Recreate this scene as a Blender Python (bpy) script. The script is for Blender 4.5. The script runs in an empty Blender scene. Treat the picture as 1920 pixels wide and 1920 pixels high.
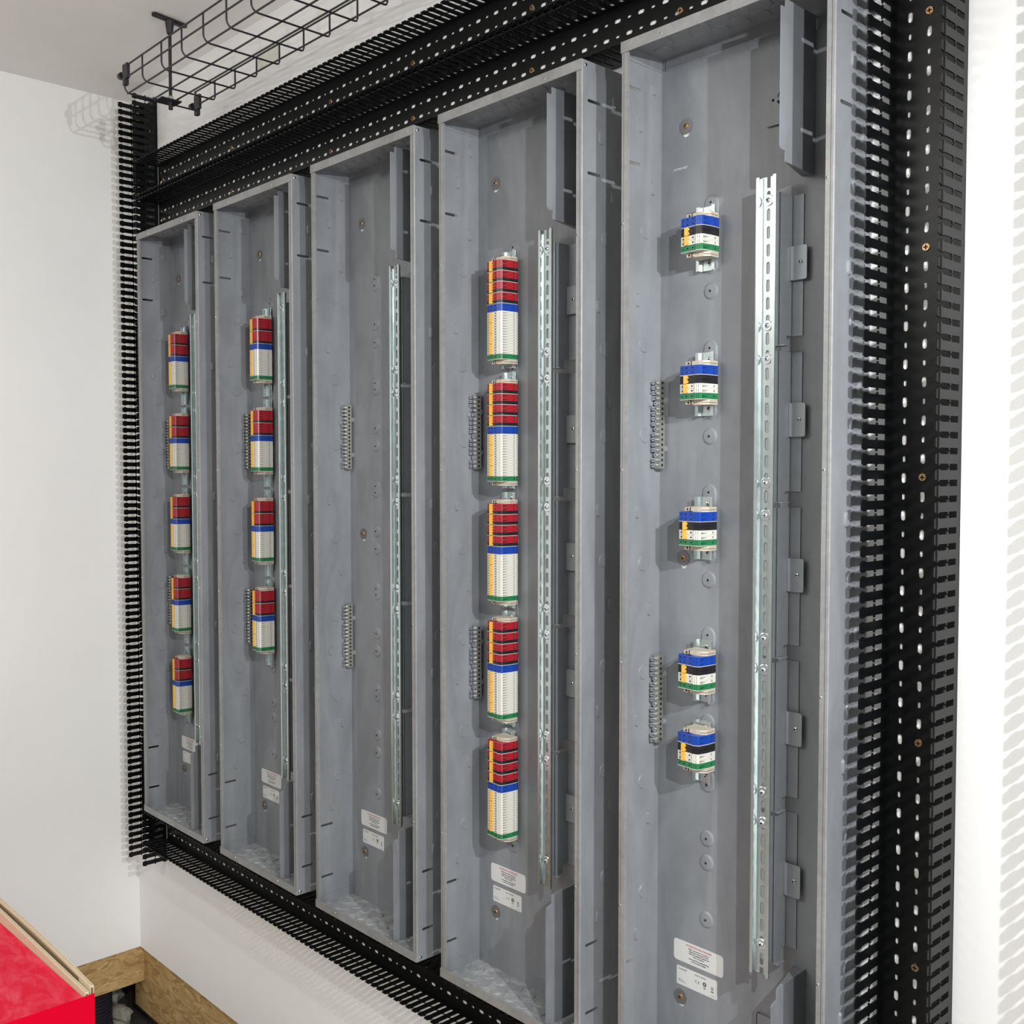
import bpy, math, random
from mathutils import Vector, Matrix
from mathutils.geometry import tessellate_polygon
random.seed(7)
PI = math.pi
DZ = 0.80                      # floor at z = 0; enclosure bottoms at DZ
# ------------------------------------------------------------------ camera
sc = bpy.context.scene
def cam_axes(yaw, pitch):
    f = Vector((math.sin(yaw)*math.cos(pitch), math.cos(yaw)*math.cos(pitch), math.sin(pitch)))
    r = Vector((math.cos(yaw), -math.sin(yaw), 0)); u = r.cross(f)
    return r, u, f
CAM = Vector((2.7423, -1.3449, 0.9726 + DZ))
r_, u_, f_ = cam_axes(-0.8181, -0.0393)
cd = bpy.data.cameras.new('camera'); cam = bpy.data.objects.new('camera', cd)
sc.collection.objects.link(cam); sc.camera = cam
cam.matrix_world = Matrix(((r_.x, u_.x, -f_.x, CAM.x), (r_.y, u_.y, -f_.y, CAM.y), (r_.z, u_.z, -f_.z, CAM.z), (0, 0, 0, 1)))
cd.sensor_width = 36; cd.lens = 1947.76/1920*36; cd.clip_start = 0.02; cd.clip_end = 50
# ------------------------------------------------------------------ world, lights, exposure
wd = bpy.data.worlds.new('world'); sc.world = wd; wd.use_nodes = True
wd.node_tree.nodes['Background'].inputs[0].default_value = (0.9, 0.95, 1, 1)
wd.node_tree.nodes['Background'].inputs[1].default_value = 0.3
def look(o, d): o.rotation_euler = Vector(d).to_track_quat('-Z', 'Y').to_euler()
def spot(name, loc, aim, power, size, blend, rad, col):
    l = bpy.data.lights.new(name, 'SPOT'); l.energy = power; l.spot_size = math.radians(size); l.spot_blend = blend
    l.shadow_soft_size = rad; l.color = col
    o = bpy.data.objects.new(name, l); sc.collection.objects.link(o); o.location = loc
    look(o, Vector(aim) - Vector(loc)); return o
def area(name, loc, d, sx, sy, power, col):
    l = bpy.data.lights.new(name, 'AREA'); l.shape = 'RECTANGLE'; l.size = sx; l.size_y = sy; l.energy = power; l.color = col
    o = bpy.data.objects.new(name, l); sc.collection.objects.link(o); o.location = loc; look(o, d); return o
AIM = (-0.4, -0.6, -0.45 + DZ)
spot('work_light_lamp', (3.26, -0.735, 1.552 + DZ), AIM, 118, 116, 1.0, 0.010, (0.97, 0.985, 1.0))
spot('work_light_lamp', (3.28, -1.21, 1.655 + DZ), AIM, 126, 116, 1.0, 0.010, (0.97, 0.985, 1.0))
area('ceiling_fill', (1.3, -2.0, 2.06 + DZ), (0, 0.35, -1), 1.6, 1.2, 30, (1.0, 0.99, 0.95))  # added soft fill from above, not a real fitting
area('ceiling_fill', (0.5, -2.7, 2.06 + DZ), (-0.1, 0.45, -1), 1.2, 0.8, 26, (1.0, 0.99, 0.95))  # second added fill, nearer the left end
area('right_fill', (4.45, -1.5, 0.75 + 0.0), (-1, 0.22, 0.05), 1.5, 1.4, 34, (1.0, 0.99, 0.97))  # invented soft fill from the right, lifts the left end and lower parts
vs = sc.view_settings; vs.view_transform = 'Standard'; vs.look = 'None'; vs.gamma = 1; vs.exposure = -0.07; vs.use_curve_mapping = False
# ------------------------------------------------------------------ materials
MATS = {}
def mat(name, col, rough=0.5, metal=0.0, noise=0.0, nscale=60, bump=0.0, bscale=200, spec=0.5, coat=0.0):
    if name in MATS: return MATS[name]
    m = bpy.data.materials.new(name); m.use_nodes = True; nt = m.node_tree; b = nt.nodes['Principled BSDF']
    b.inputs['Base Color'].default_value = (*col, 1); b.inputs['Roughness'].default_value = rough; b.inputs['Metallic'].default_value = metal
    b.inputs['Specular IOR Level'].default_value = spec; b.inputs['Coat Weight'].default_value = coat
    tc = nt.nodes.new('ShaderNodeTexCoord')
    if noise:
        n = nt.nodes.new('ShaderNodeTexNoise'); n.inputs['Scale'].default_value = nscale; n.inputs['Detail'].default_value = 6; n.inputs['Roughness'].default_value = 0.65
        nt.links.new(tc.outputs['Object'], n.inputs['Vector'])
        mp = nt.nodes.new('ShaderNodeMapRange'); mp.inputs[1].default_value = 0.3; mp.inputs[2].default_value = 0.7; mp.inputs[3].default_value = 1 - noise; mp.inputs[4].default_value = 1 + noise
        mx = nt.nodes.new('ShaderNodeMix'); mx.data_type = 'RGBA'; mx.blend_type = 'MULTIPLY'; mx.inputs[0].default_value = 1
        mx.inputs[6].default_value = (*col, 1); nt.links.new(n.outputs['Fac'], mp.inputs[0]); nt.links.new(mp.outputs[0], mx.inputs[7])
        nt.links.new(mx.outputs[2], b.inputs['Base Color'])
    if bump:
        n2 = nt.nodes.new('ShaderNodeTexNoise'); n2.inputs['Scale'].default_value = bscale; n2.inputs['Detail'].default_value = 3
        nt.links.new(tc.outputs['Object'], n2.inputs['Vector'])
        bp = nt.nodes.new('ShaderNodeBump'); bp.inputs['Strength'].default_value = bump; bp.inputs['Distance'].default_value = 0.001
        nt.links.new(n2.outputs['Fac'], bp.inputs['Height']); nt.links.new(bp.outputs['Normal'], b.inputs['Normal'])
    MATS[name] = m; return m
M_WALL = mat('painted_drywall', (0.83, 0.825, 0.81), 0.8, 0, 0.02, 3, 0.12, 350)
M_CEIL = mat('painted_ceiling', (0.85, 0.835, 0.80), 0.9, 0, 0.03, 4, 0.12, 350)
M_FLOOR = mat('concrete_floor', (0.50, 0.48, 0.45), 0.85, 0, 0.2, 9, 0.4, 60)
M_DUCT = mat('black_plastic', (0.0032, 0.0036, 0.0040), 0.34, 0, 0.2, 80, 0.05, 400, 0.24)
M_WIRE = mat('black_coated_wire', (0.012, 0.010, 0.016), 0.4)
M_ENC = mat('grey_powder_coat', (0.215, 0.226, 0.239), 0.42, 0, 0.06, 26, 0.06, 900, 0.45)
M_ENCIN = mat('grey_powder_coat_shadow_gap', (0.02, 0.02, 0.022), 0.8)
M_LIP = mat('worn_grey_edge', (0.26, 0.262, 0.258), 0.42, 0.15, 0.13, 70, 0.06, 900, 0.5)
M_ZINC = mat('zinc_plated_steel', (0.56, 0.63, 0.625), 0.27, 0.92, 0.08, 40)
M_BRK = mat('galvanised_bracket', (0.34, 0.36, 0.38), 0.45, 0.35, 0.06, 50)
M_SCREW = mat('bright_screw_steel', (0.72, 0.76, 0.80), 0.22, 1.0)
M_SCREWW = mat('bright_washer', (0.62, 0.66, 0.67), 0.38, 0.8)
M_BRASS = mat('yellow_zinc_screw', (0.44, 0.27, 0.13), 0.38, 0.85)
M_WASH = mat('dull_steel_washer', (0.22, 0.21, 0.21), 0.4, 0.6)
M_BEIGE = mat('beige_plastic', (0.47, 0.415, 0.33), 0.45)
M_RED = mat('red_plastic', (0.36, 0.012, 0.022), 0.32)
M_BLACK = mat('black_terminal_plastic', (0.012, 0.011, 0.014), 0.3)
M_BLUE = mat('blue_plastic', (0.007, 0.052, 0.34), 0.32)
M_WHITE = mat('white_plastic', (0.64, 0.63, 0.565), 0.34)
M_GREEN = mat('green_plastic', (0.018, 0.17, 0.065), 0.34)
M_GRV = mat('white_groove_shade', (0.24, 0.23, 0.19), 0.5); M_BLUED = mat('blue_groove_shade', (0.003, 0.02, 0.16), 0.5); M_GREEND = mat('green_groove_shade', (0.006, 0.07, 0.025), 0.5)  # darker copies of the plastics, painting the shade inside the grooves
M_SEAM = mat('fold_seam', (0.05, 0.05, 0.055), 0.8)
M_YEL = mat('yellow_plastic', (0.72, 0.42, 0.07), 0.38)
M_HOLE = mat('dark_hole', (0.008, 0.008, 0.01), 0.9)
M_TIN = mat('tinned_brass_bar', (0.62, 0.61, 0.55), 0.28, 0.9)
M_LABEL = mat('sticker_paper', (0.62, 0.625, 0.61), 0.5)
M_INK = mat('black_ink', (0.06, 0.06, 0.075), 0.6)
M_REDINK = mat('red_ink', (0.55, 0.04, 0.06), 0.6)
M_WHITEINK = mat('white_marking', (0.78, 0.78, 0.78), 0.6)
M_PATCH = mat('ivory_plate', (0.66, 0.66, 0.58), 0.45)
M_REDBOX = mat('red_printed_card', (0.66, 0.0, 0.015), 0.7, 0, 0.0, 5, 0.15, 30, 0.04)
M_REDSIDE = mat('red_printed_side', (0.62, 0.0, 0.020), 0.7, 0, 0, 5, 0, 30, 0.05)
M_CONC = mat('grey_concrete', (0.33, 0.32, 0.26), 0.95, 0, 0.35, 30, 0.8, 90)
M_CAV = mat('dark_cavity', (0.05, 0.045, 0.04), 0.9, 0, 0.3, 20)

def dirt_marks():
    """fine dark scratches and pale dust flecks over the grey coat"""
    for m, amt in ((M_ENC, 1.0), (M_LIP, 1.4)):
        nt = m.node_tree; b = nt.nodes['Principled BSDF']; src = b.inputs['Base Color'].links[0].from_socket
        tc = nt.nodes.new('ShaderNodeTexCoord'); mp = nt.nodes.new('ShaderNodeMapping'); mp.inputs['Scale'].default_value = (9, 9, 2.2)
        nt.links.new(tc.outputs['Object'], mp.inputs['Vector'])
        n = nt.nodes.new('ShaderNodeTexNoise'); n.inputs['Scale'].default_value = 1.6; n.inputs['Detail'].default_value = 4; n.inputs['Distortion'].default_value = 1.2
        nt.links.new(mp.outputs[0], n.inputs['Vector'])
        r = nt.nodes.new('ShaderNodeValToRGB'); r.color_ramp.elements[0].position = 0.34; r.color_ramp.elements[0].color = (0.87, 0.87, 0.88, 1)
        r.color_ramp.elements[1].position = 0.62; r.color_ramp.elements[1].color = (1.07, 1.07, 1.08, 1)
        nt.links.new(n.outputs['Fac'], r.inputs[0])
        mx = nt.nodes.new('ShaderNodeMix'); mx.data_type = 'RGBA'; mx.blend_type = 'MULTIPLY'; mx.inputs[0].default_value = 1.0
        nt.links.new(src, mx.inputs[6]); nt.links.new(r.outputs[0], mx.inputs[7]); nt.links.new(mx.outputs[2], b.inputs['Base Color'])
dirt_marks()

def card_material():
    """smeared white scuffs and a painted pinkish sheen on the red print"""
    nt = M_REDBOX.node_tree; b = nt.nodes['Principled BSDF']; tc = nt.nodes.new('ShaderNodeTexCoord')
    mp = nt.nodes.new('ShaderNodeMapping'); mp.inputs['Scale'].default_value = (6, 16, 6); mp.inputs['Rotation'].default_value = (0, 0, 0.9)
    nt.links.new(tc.outputs['Object'], mp.inputs['Vector'])
    n = nt.nodes.new('ShaderNodeTexNoise'); n.inputs['Scale'].default_value = 1.6; n.inputs['Detail'].default_value = 8; n.inputs['Roughness'].default_value = 0.7; n.inputs['Distortion'].default_value = 0.6
    nt.links.new(mp.outputs[0], n.inputs['Vector'])
    r = nt.nodes.new('ShaderNodeValToRGB'); r.color_ramp.elements[0].position = 0.44; r.color_ramp.elements[0].color = (0.62, 0.016, 0.040, 1)
    r.color_ramp.elements[1].position = 0.74; r.color_ramp.elements[1].color = (0.68, 0.10, 0.14, 1)  # pink end of the ramp paints in the sheen
    nt.links.new(n.outputs['Fac'], r.inputs[0])
    v = nt.nodes.new('ShaderNodeTexVoronoi'); v.inputs['Scale'].default_value = 1.1; nt.links.new(mp.outputs[0], v.inputs['Vector'])
    lt = nt.nodes.new('ShaderNodeMath'); lt.operation = 'LESS_THAN'; lt.inputs[1].default_value = 0.055; nt.links.new(v.outputs['Distance'], lt.inputs[0])
    mx = nt.nodes.new('ShaderNodeMix'); mx.data_type = 'RGBA'; mx.inputs[7].default_value = (0.75, 0.62, 0.55, 1)
    nt.links.new(lt.outputs[0], mx.inputs[0]); nt.links.new(r.outputs[0], mx.inputs[6]); nt.links.new(mx.outputs[2], b.inputs['Base Color'])
card_material()

def kraft_material():
    m = bpy.data.materials.new('corrugated_kraft'); m.use_nodes = True; nt = m.node_tree; b = nt.nodes['Principled BSDF']
    b.inputs['Roughness'].default_value = 0.85; b.inputs['Base Color'].default_value = (0.66, 0.55, 0.38, 1); return m
M_KRAFT = kraft_material()
M_FLUTE_GAP = mat('flute_gap_shade', (0.20, 0.13, 0.07), 0.9)  # dark fill standing in for the shade between the flutes

def osb_material():
    m = bpy.data.materials.new('oriented_strand_board'); m.use_nodes = True; nt = m.node_tree; b = nt.nodes['Principled BSDF']
    tc = nt.nodes.new('ShaderNodeTexCoord'); mp = nt.nodes.new('ShaderNodeMapping'); mp.inputs['Scale'].default_value = (1, 1, 2.6)
    mp.inputs['Rotation'].default_value = (0.5, 0.6, 0.3)
    nt.links.new(tc.outputs['Object'], mp.inputs['Vector'])
    ns = nt.nodes.new('ShaderNodeTexNoise'); ns.inputs['Scale'].default_value = 9; ns.inputs['Detail'].default_value = 2
    nt.links.new(mp.outputs[0], ns.inputs['Vector'])
    ad = nt.nodes.new('ShaderNodeMix'); ad.data_type = 'RGBA'; ad.inputs[0].default_value = 0.22
    nt.links.new(mp.outputs[0], ad.inputs[6]); nt.links.new(ns.outputs['Color'], ad.inputs[7])
    v = nt.nodes.new('ShaderNodeTexVoronoi'); v.inputs['Scale'].default_value = 34; v.inputs['Randomness'].default_value = 1
    nt.links.new(ad.outputs[2], v.inputs['Vector'])
    sp = nt.nodes.new('ShaderNodeSeparateColor'); nt.links.new(v.outputs['Color'], sp.inputs[0])
    r = nt.nodes.new('ShaderNodeValToRGB'); cr = r.color_ramp
    cr.elements[0].position = 0.0; cr.elements[0].color = (0.34, 0.20, 0.08, 1)
    cr.elements[1].position = 1.0; cr.elements[1].color = (0.58, 0.42, 0.20, 1)
    e = cr.elements.new(0.35); e.color = (0.44, 0.29, 0.115, 1); e = cr.elements.new(0.7); e.color = (0.50, 0.34, 0.14, 1)
    nt.links.new(sp.outputs[0], r.inputs[0])
    wv = nt.nodes.new('ShaderNodeTexNoise'); wv.inputs['Scale'].default_value = 120; wv.inputs['Detail'].default_value = 4
    nt.links.new(mp.outputs[0], wv.inputs['Vector'])
    mr = nt.nodes.new('ShaderNodeMapRange'); mr.inputs[3].default_value = 0.72; mr.inputs[4].default_value = 1.25; nt.links.new(wv.outputs['Fac'], mr.inputs[0])
    mx = nt.nodes.new('ShaderNodeMix'); mx.data_type = 'RGBA'; mx.blend_type = 'MULTIPLY'; mx.inputs[0].default_value = 1
    nt.links.new(r.outputs[0], mx.inputs[6]); nt.links.new(mr.outputs[0], mx.inputs[7]); nt.links.new(mx.outputs[2], b.inputs['Base Color'])
    b.inputs['Roughness'].default_value = 0.75
    bp = nt.nodes.new('ShaderNodeBump'); bp.inputs['Strength'].default_value = 0.5; bp.inputs['Distance'].default_value = 0.001
    nt.links.new(sp.outputs[1], bp.inputs['Height']); nt.links.new(bp.outputs['Normal'], b.inputs['Normal'])
    return m
M_OSB = osb_material()

def dusty():
    m = bpy.data.materials.new('dusty_grey_coat'); m.use_nodes = True; nt = m.node_tree; b = nt.nodes['Principled BSDF']; b.inputs['Roughness'].default_value = 0.6
    tc = nt.nodes.new('ShaderNodeTexCoord'); n = nt.nodes.new('ShaderNodeTexNoise'); n.inputs['Scale'].default_value = 26; n.inputs['Detail'].default_value = 9; n.inputs['Roughness'].default_value = 0.8
    nt.links.new(tc.outputs['Object'], n.inputs['Vector'])
    r = nt.nodes.new('ShaderNodeValToRGB'); r.color_ramp.elements[0].position = 0.50; r.color_ramp.elements[0].color = (0.24, 0.25, 0.26, 1)
    r.color_ramp.elements[1].position = 0.68; r.color_ramp.elements[1].color = (0.46, 0.46, 0.44, 1)
    nt.links.new(n.outputs['Fac'], r.inputs[0]); nt.links.new(r.outputs[0], b.inputs['Base Color']); return m
M_DUSTY = dusty()
# ------------------------------------------------------------------ mesh helpers
class MB:
    """collects shapes; f maps local (a,b,c) to object space"""
    def __init__(s, f=None): s.v = []; s.f = []; s.mi = []; s.sm = []; s.mats = []; s.cur = 0; s.map = f
    def m(s, mt):
        if mt not in s.mats: s.mats.append(mt)
        s.cur = s.mats.index(mt); return s
    def add(s, vs, fs, smooth=False):
        o = len(s.v); s.v += [s.map(*p) if s.map else tuple(p) for p in vs]
        for f in fs: s.f.append([i + o for i in f]); s.mi.append(s.cur); s.sm.append(smooth)
    def box(s, x0, x1, y0, y1, z0, z1):
        s.add([(x0,y0,z0),(x1,y0,z0),(x1,y1,z0),(x0,y1,z0),(x0,y0,z1),(x1,y0,z1),(x1,y1,z1),(x0,y1,z1)],
              [(3,2,1,0),(4,5,6,7),(0,1,5,4),(1,2,6,5),(2,3,7,6),(3,0,4,7)]); return s
    def prism(s, poly, axis, a0, a1, smooth=False):
        """extrude a 2D polygon along axis: x -> (a, p, q), y -> (p, a, q), z -> (p, q, a)"""
        def P(a, p):
            return (a, p[0], p[1]) if axis == 'x' else (p[0], a, p[1]) if axis == 'y' else (p[0], p[1], a)
        n = len(poly); tri = tessellate_polygon([[Vector((p[0], p[1], 0)) for p in poly]])
        s.add([P(a0, p) for p in poly], [tuple(t) for t in tri]); s.add([P(a1, p) for p in poly], [tuple(t)[::-1] for t in tri])
        s.add([P(a0, p) for p in poly] + [P(a1, p) for p in poly], [(i, (i+1) % n, n + (i+1) % n, n + i) for i in range(n)], smooth); return s
    def cyl(s, c, axis, r0, r1, a0, a1, n=20, caps=(True, True)):
        def P(a, r, t):
            p, q = r*math.cos(t), r*math.sin(t)
            return (a, c[0]+p, c[1]+q) if axis == 'x' else (c[0]+p, a, c[1]+q) if axis == 'y' else (c[0]+p, c[1]+q, a)
        A = [P(a0, r0, 2*PI*i/n) for i in range(n)]; B = [P(a1, r1, 2*PI*i/n) for i in range(n)]
        s.add(A + B, [(i, (i+1) % n, n + (i+1) % n, n + i) for i in range(n)], True)
        if caps[0] and r0 > 0: s.add(A, [tuple(range(n))])
        if caps[1] and r1 > 0: s.add(B, [tuple(range(n))])
        return s
    def dome(s, c, axis, r, a0, h, n=20, k=5):
        sg = 1 if h > 0 else -1
        for i in range(k):
            t0, t1 = PI/2*i/k, PI/2*(i+1)/k
            s.cyl(c, axis, r*math.cos(t0), max(r*math.cos(t1), 1e-5), a0 + h*math.sin(t0), a0 + h*math.sin(t1), n, (False, False))
        return s
    def tube(s, pts, r, n=8, closed=False):
        pts = [Vector(p) for p in pts]; m = len(pts); rings = []
        up = Vector((0.13, 0.27, 0.95)).normalized()
        for i, p in enumerate(pts):
            a = pts[max(i-1, 0)]; b = pts[min(i+1, m-1)]; t = (b - a).normalized()
            x = t.cross(up)
            if x.length < 1e-3: x = t.cross(Vector((1, 0, 0)))
            x.normalize(); y = t.cross(x).normalized()
            rings.append([tuple(p + r*(math.cos(2*PI*j/n)*x + math.sin(2*PI*j/n)*y)) for j in range(n)])
        vs = [q for g in rings for q in g]; fs = []
        for i in range(m-1):
            for j in range(n): fs.append((i*n+j, i*n+(j+1) % n, (i+1)*n+(j+1) % n, (i+1)*n+j))
        s.add(vs, fs, True); s.add(rings[0], [tuple(range(n))]); s.add(rings[-1], [tuple(range(n))]); return s
    def holed(s, outer, holes, axis, a0, a1, edges=True):
        """sheet with real through holes between a0 and a1 along axis"""
        def P(a, p):
            return (a, p[0], p[1]) if axis == 'x' else (p[0], a, p[1]) if axis == 'y' else (p[0], p[1], a)
        loops = [outer] + holes; flat = [p for l in loops for p in l]
        tri = tessellate_polygon([[Vector((p[0], p[1], 0)) for p in l] for l in loops])
        s.add([P(a0, p) for p in flat], [tuple(t) for t in tri]); s.add([P(a1, p) for p in flat], [tuple(t)[::-1] for t in tri])
        for k, l in enumerate(loops):
            if k == 0 and not edges: continue
            n = len(l); s.add([P(a0, p) for p in l] + [P(a1, p) for p in l], [(i, (i+1) % n, n+(i+1) % n, n+i) for i in range(n)])
        return s
    def build(s, name, mt=None, parent=None, loc=None):
        me = bpy.data.meshes.new(name); me.from_pydata(s.v, [], s.f)
        mts = s.mats or [mt]
        for q in mts: me.materials.append(q)
        me.polygons.foreach_set('material_index', s.mi if s.mats else [0]*len(s.f)); me.polygons.foreach_set('use_smooth', s.sm)
        me.update(); o = bpy.data.objects.new(name, me); sc.collection.objects.link(o)
        if parent: o.parent = parent
        if loc: o.location = loc
        return o
def stadium(cx, cz, w, h, n=5):
    """rounded slot polygon, w along first axis, h along second"""
    pts = []
    if w >= h:
        r = h/2; d = w/2 - r
        for i in range(n+1): t = -PI/2 + PI*i/n; pts.append((cx + d + r*math.cos(t), cz + r*math.sin(t)))
        for i in range(n+1): t = PI/2 + PI*i/n; pts.append((cx - d + r*math.cos(t), cz + r*math.sin(t)))
    else:
        r = w/2; d = h/2 - r
        for i in range(n+1): t = PI*i/n; pts.append((cx + r*math.cos(t), cz + d + r*math.sin(t)))
        for i in range(n+1): t = PI + PI*i/n; pts.append((cx + r*math.cos(t), cz - d + r*math.sin(t)))
    return pts
def rrect(x0, x1, z0, z1, r, n=4):
    pts = []
    for cx, cz, a in ((x1-r, z0+r, -PI/2), (x1-r, z1-r, 0), (x0+r, z1-r, PI/2), (x0+r, z0+r, PI)):
        for i in range(n+1): t = a + PI/2*i/n; pts.append((cx + r*math.cos(t), cz + r*math.sin(t)))
    return pts
def tag(o, label=None, cat=None, group=None, kind=None):
    if label: o['label'] = label
    if cat: o['category'] = cat
    if group: o['group'] = group
    if kind: o['kind'] = kind
    return o
def empty(name, loc, label=None, cat=None, group=None):
    o = bpy.data.objects.new(name, None); sc.collection.objects.link(o); o.location = loc; o.empty_display_size = 0.05
    return tag(o, label, cat, group)
def kids(o): return [c for c in sc.collection.objects if c.parent == o]
def copy_tree(o, parent=None, tree=None):
    c = o.copy(); sc.collection.objects.link(c)
    if parent: c.parent = parent
    for ch in tree.get(o, []): copy_tree(ch, c, tree)
    return c
def tree_of():
    t = {}
    for o in sc.collection.objects:
        if o.parent: t.setdefault(o.parent, []).append(o)
    return t
ORD = ['leftmost', 'second from left', 'middle', 'fourth from left', 'rightmost']

# ------------------------------------------------------------------ the room
XL = -0.4075; ZC = 2.0979 + DZ; XR = 4.6; YF = -3.3; ZO = -0.5242 + DZ
def struct(name, mb, mt): return tag(mb.build(name, mt), kind='structure')
struct('floor', MB().box(-1.0, XR, YF, 0.2, -0.06, 0.0), M_FLOOR)
M_FAR = mat('far_wall_paint', (0.34, 0.335, 0.33), 0.9)
struct('ceiling', MB().box(-0.6, XR, YF, 0.2, ZC, ZC + 0.06), M_CEIL)
struct('wall_back', MB().box(XL, XR, 0.0, 0.15, ZO, ZC), M_WALL)
struct('wall_left', MB().box(XL - 0.10, XL, YF, 0.15, ZO, ZC), M_WALL)
struct('wall_right', MB().box(XR, XR + 0.1, YF, 0.15, 0, ZC), M_FAR)
struct('wall_front', MB().box(XL - 0.1, XR, YF - 0.1, YF, 0, ZC), M_FAR)
b = MB(); b.box(-0.478, XR, 0.012, 0.03, -0.7385 + DZ, ZO)
tag(b.build('trim_1', M_OSB), kind='structure', label='strand board strip along the foot of the back wall')
b = MB().box(XL - 0.012, XL - 0.0005, -1.6, 0.0115, -0.637 + DZ, ZO)
tag(b.build('trim_2', M_OSB), kind='structure', label='strand board strip along the foot of the left wall')
struct('wall_lower', MB().box(-0.9, XR, 0.05, 0.14, 0, ZO), M_CAV)
struct('wall_cavity', MB().box(-0.95, -0.9, -1.6, 0.15, 0, ZO).box(-0.9, XL - 0.11, -1.6, 0.14, ZO - 0.0, ZO + 0.01).box(-0.9, XL-0.02, -1.62, -1.6, 0, ZO), M_CAV)

tag(MB().box(-0.9, XL - 0.0, -1.6, 0.14, 0.0005, 0.004).box(XL, 0.6, -0.10, 0.14, 0.0005, 0.004).build('floor_gap_shade', M_CAV), kind='structure')  # dark sheets on the floor painting the shade in the gap
# conduit and rubble in the gap under the left wall
b = MB()
for i in range(26):
    z = 0.0 + i*0.0112
    b.cyl((0, 0), 'z', 0.052, 0.060, z, z + 0.003, 28, (False, False)); b.cyl((0, 0), 'z', 0.060, 0.060, z + 0.003, z + 0.0065, 28, (False, False))
    b.cyl((0, 0), 'z', 0.060, 0.052, z + 0.0065, z + 0.0095, 28, (False, False)); b.cyl((0, 0), 'z', 0.052, 0.052, z + 0.0095, z + 0.0112, 28, (False, False))
tag(b.build('corrugated_conduit', mat('conduit_plastic', (0.03, 0.026, 0.034), 0.35), loc=(-0.500, -0.118, 0.0)), 'black corrugated conduit standing in the gap under the left wall', 'conduit')
def rock(name, c, s, label):
    b = MB(); n, k = 12, 8; vs = []; fs = []
    for i in range(k+1):
        for j in range(n):
            t = PI*i/k; a = 2*PI*j/n; rr = 1 + random.uniform(-0.22, 0.22) if 0 < i < k else 1
            vs.append((s[0]*rr*math.sin(t)*math.cos(a), s[1]*rr*math.sin(t)*math.sin(a), s[2]*(1 + rr*0.0)*math.cos(t) + s[2]))
    for i in range(k):
        for j in range(n): fs.append((i*n+j, i*n+(j+1) % n, (i+1)*n+(j+1) % n, (i+1)*n+j))
    b.add(vs, fs); o = b.build(name, M_CONC, loc=c); return tag(o, label, 'rubble')
rock('concrete_chunk', (-0.64, -0.02, 0.0), (0.09, 0.045, 0.07), 'upright grey concrete chunk behind the corrugated conduit')
rock('concrete_chunk', (-0.485, -0.035, 0.0), (0.05, 0.032, 0.035), 'low grey concrete chunk to the right of the corrugated conduit')

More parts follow.
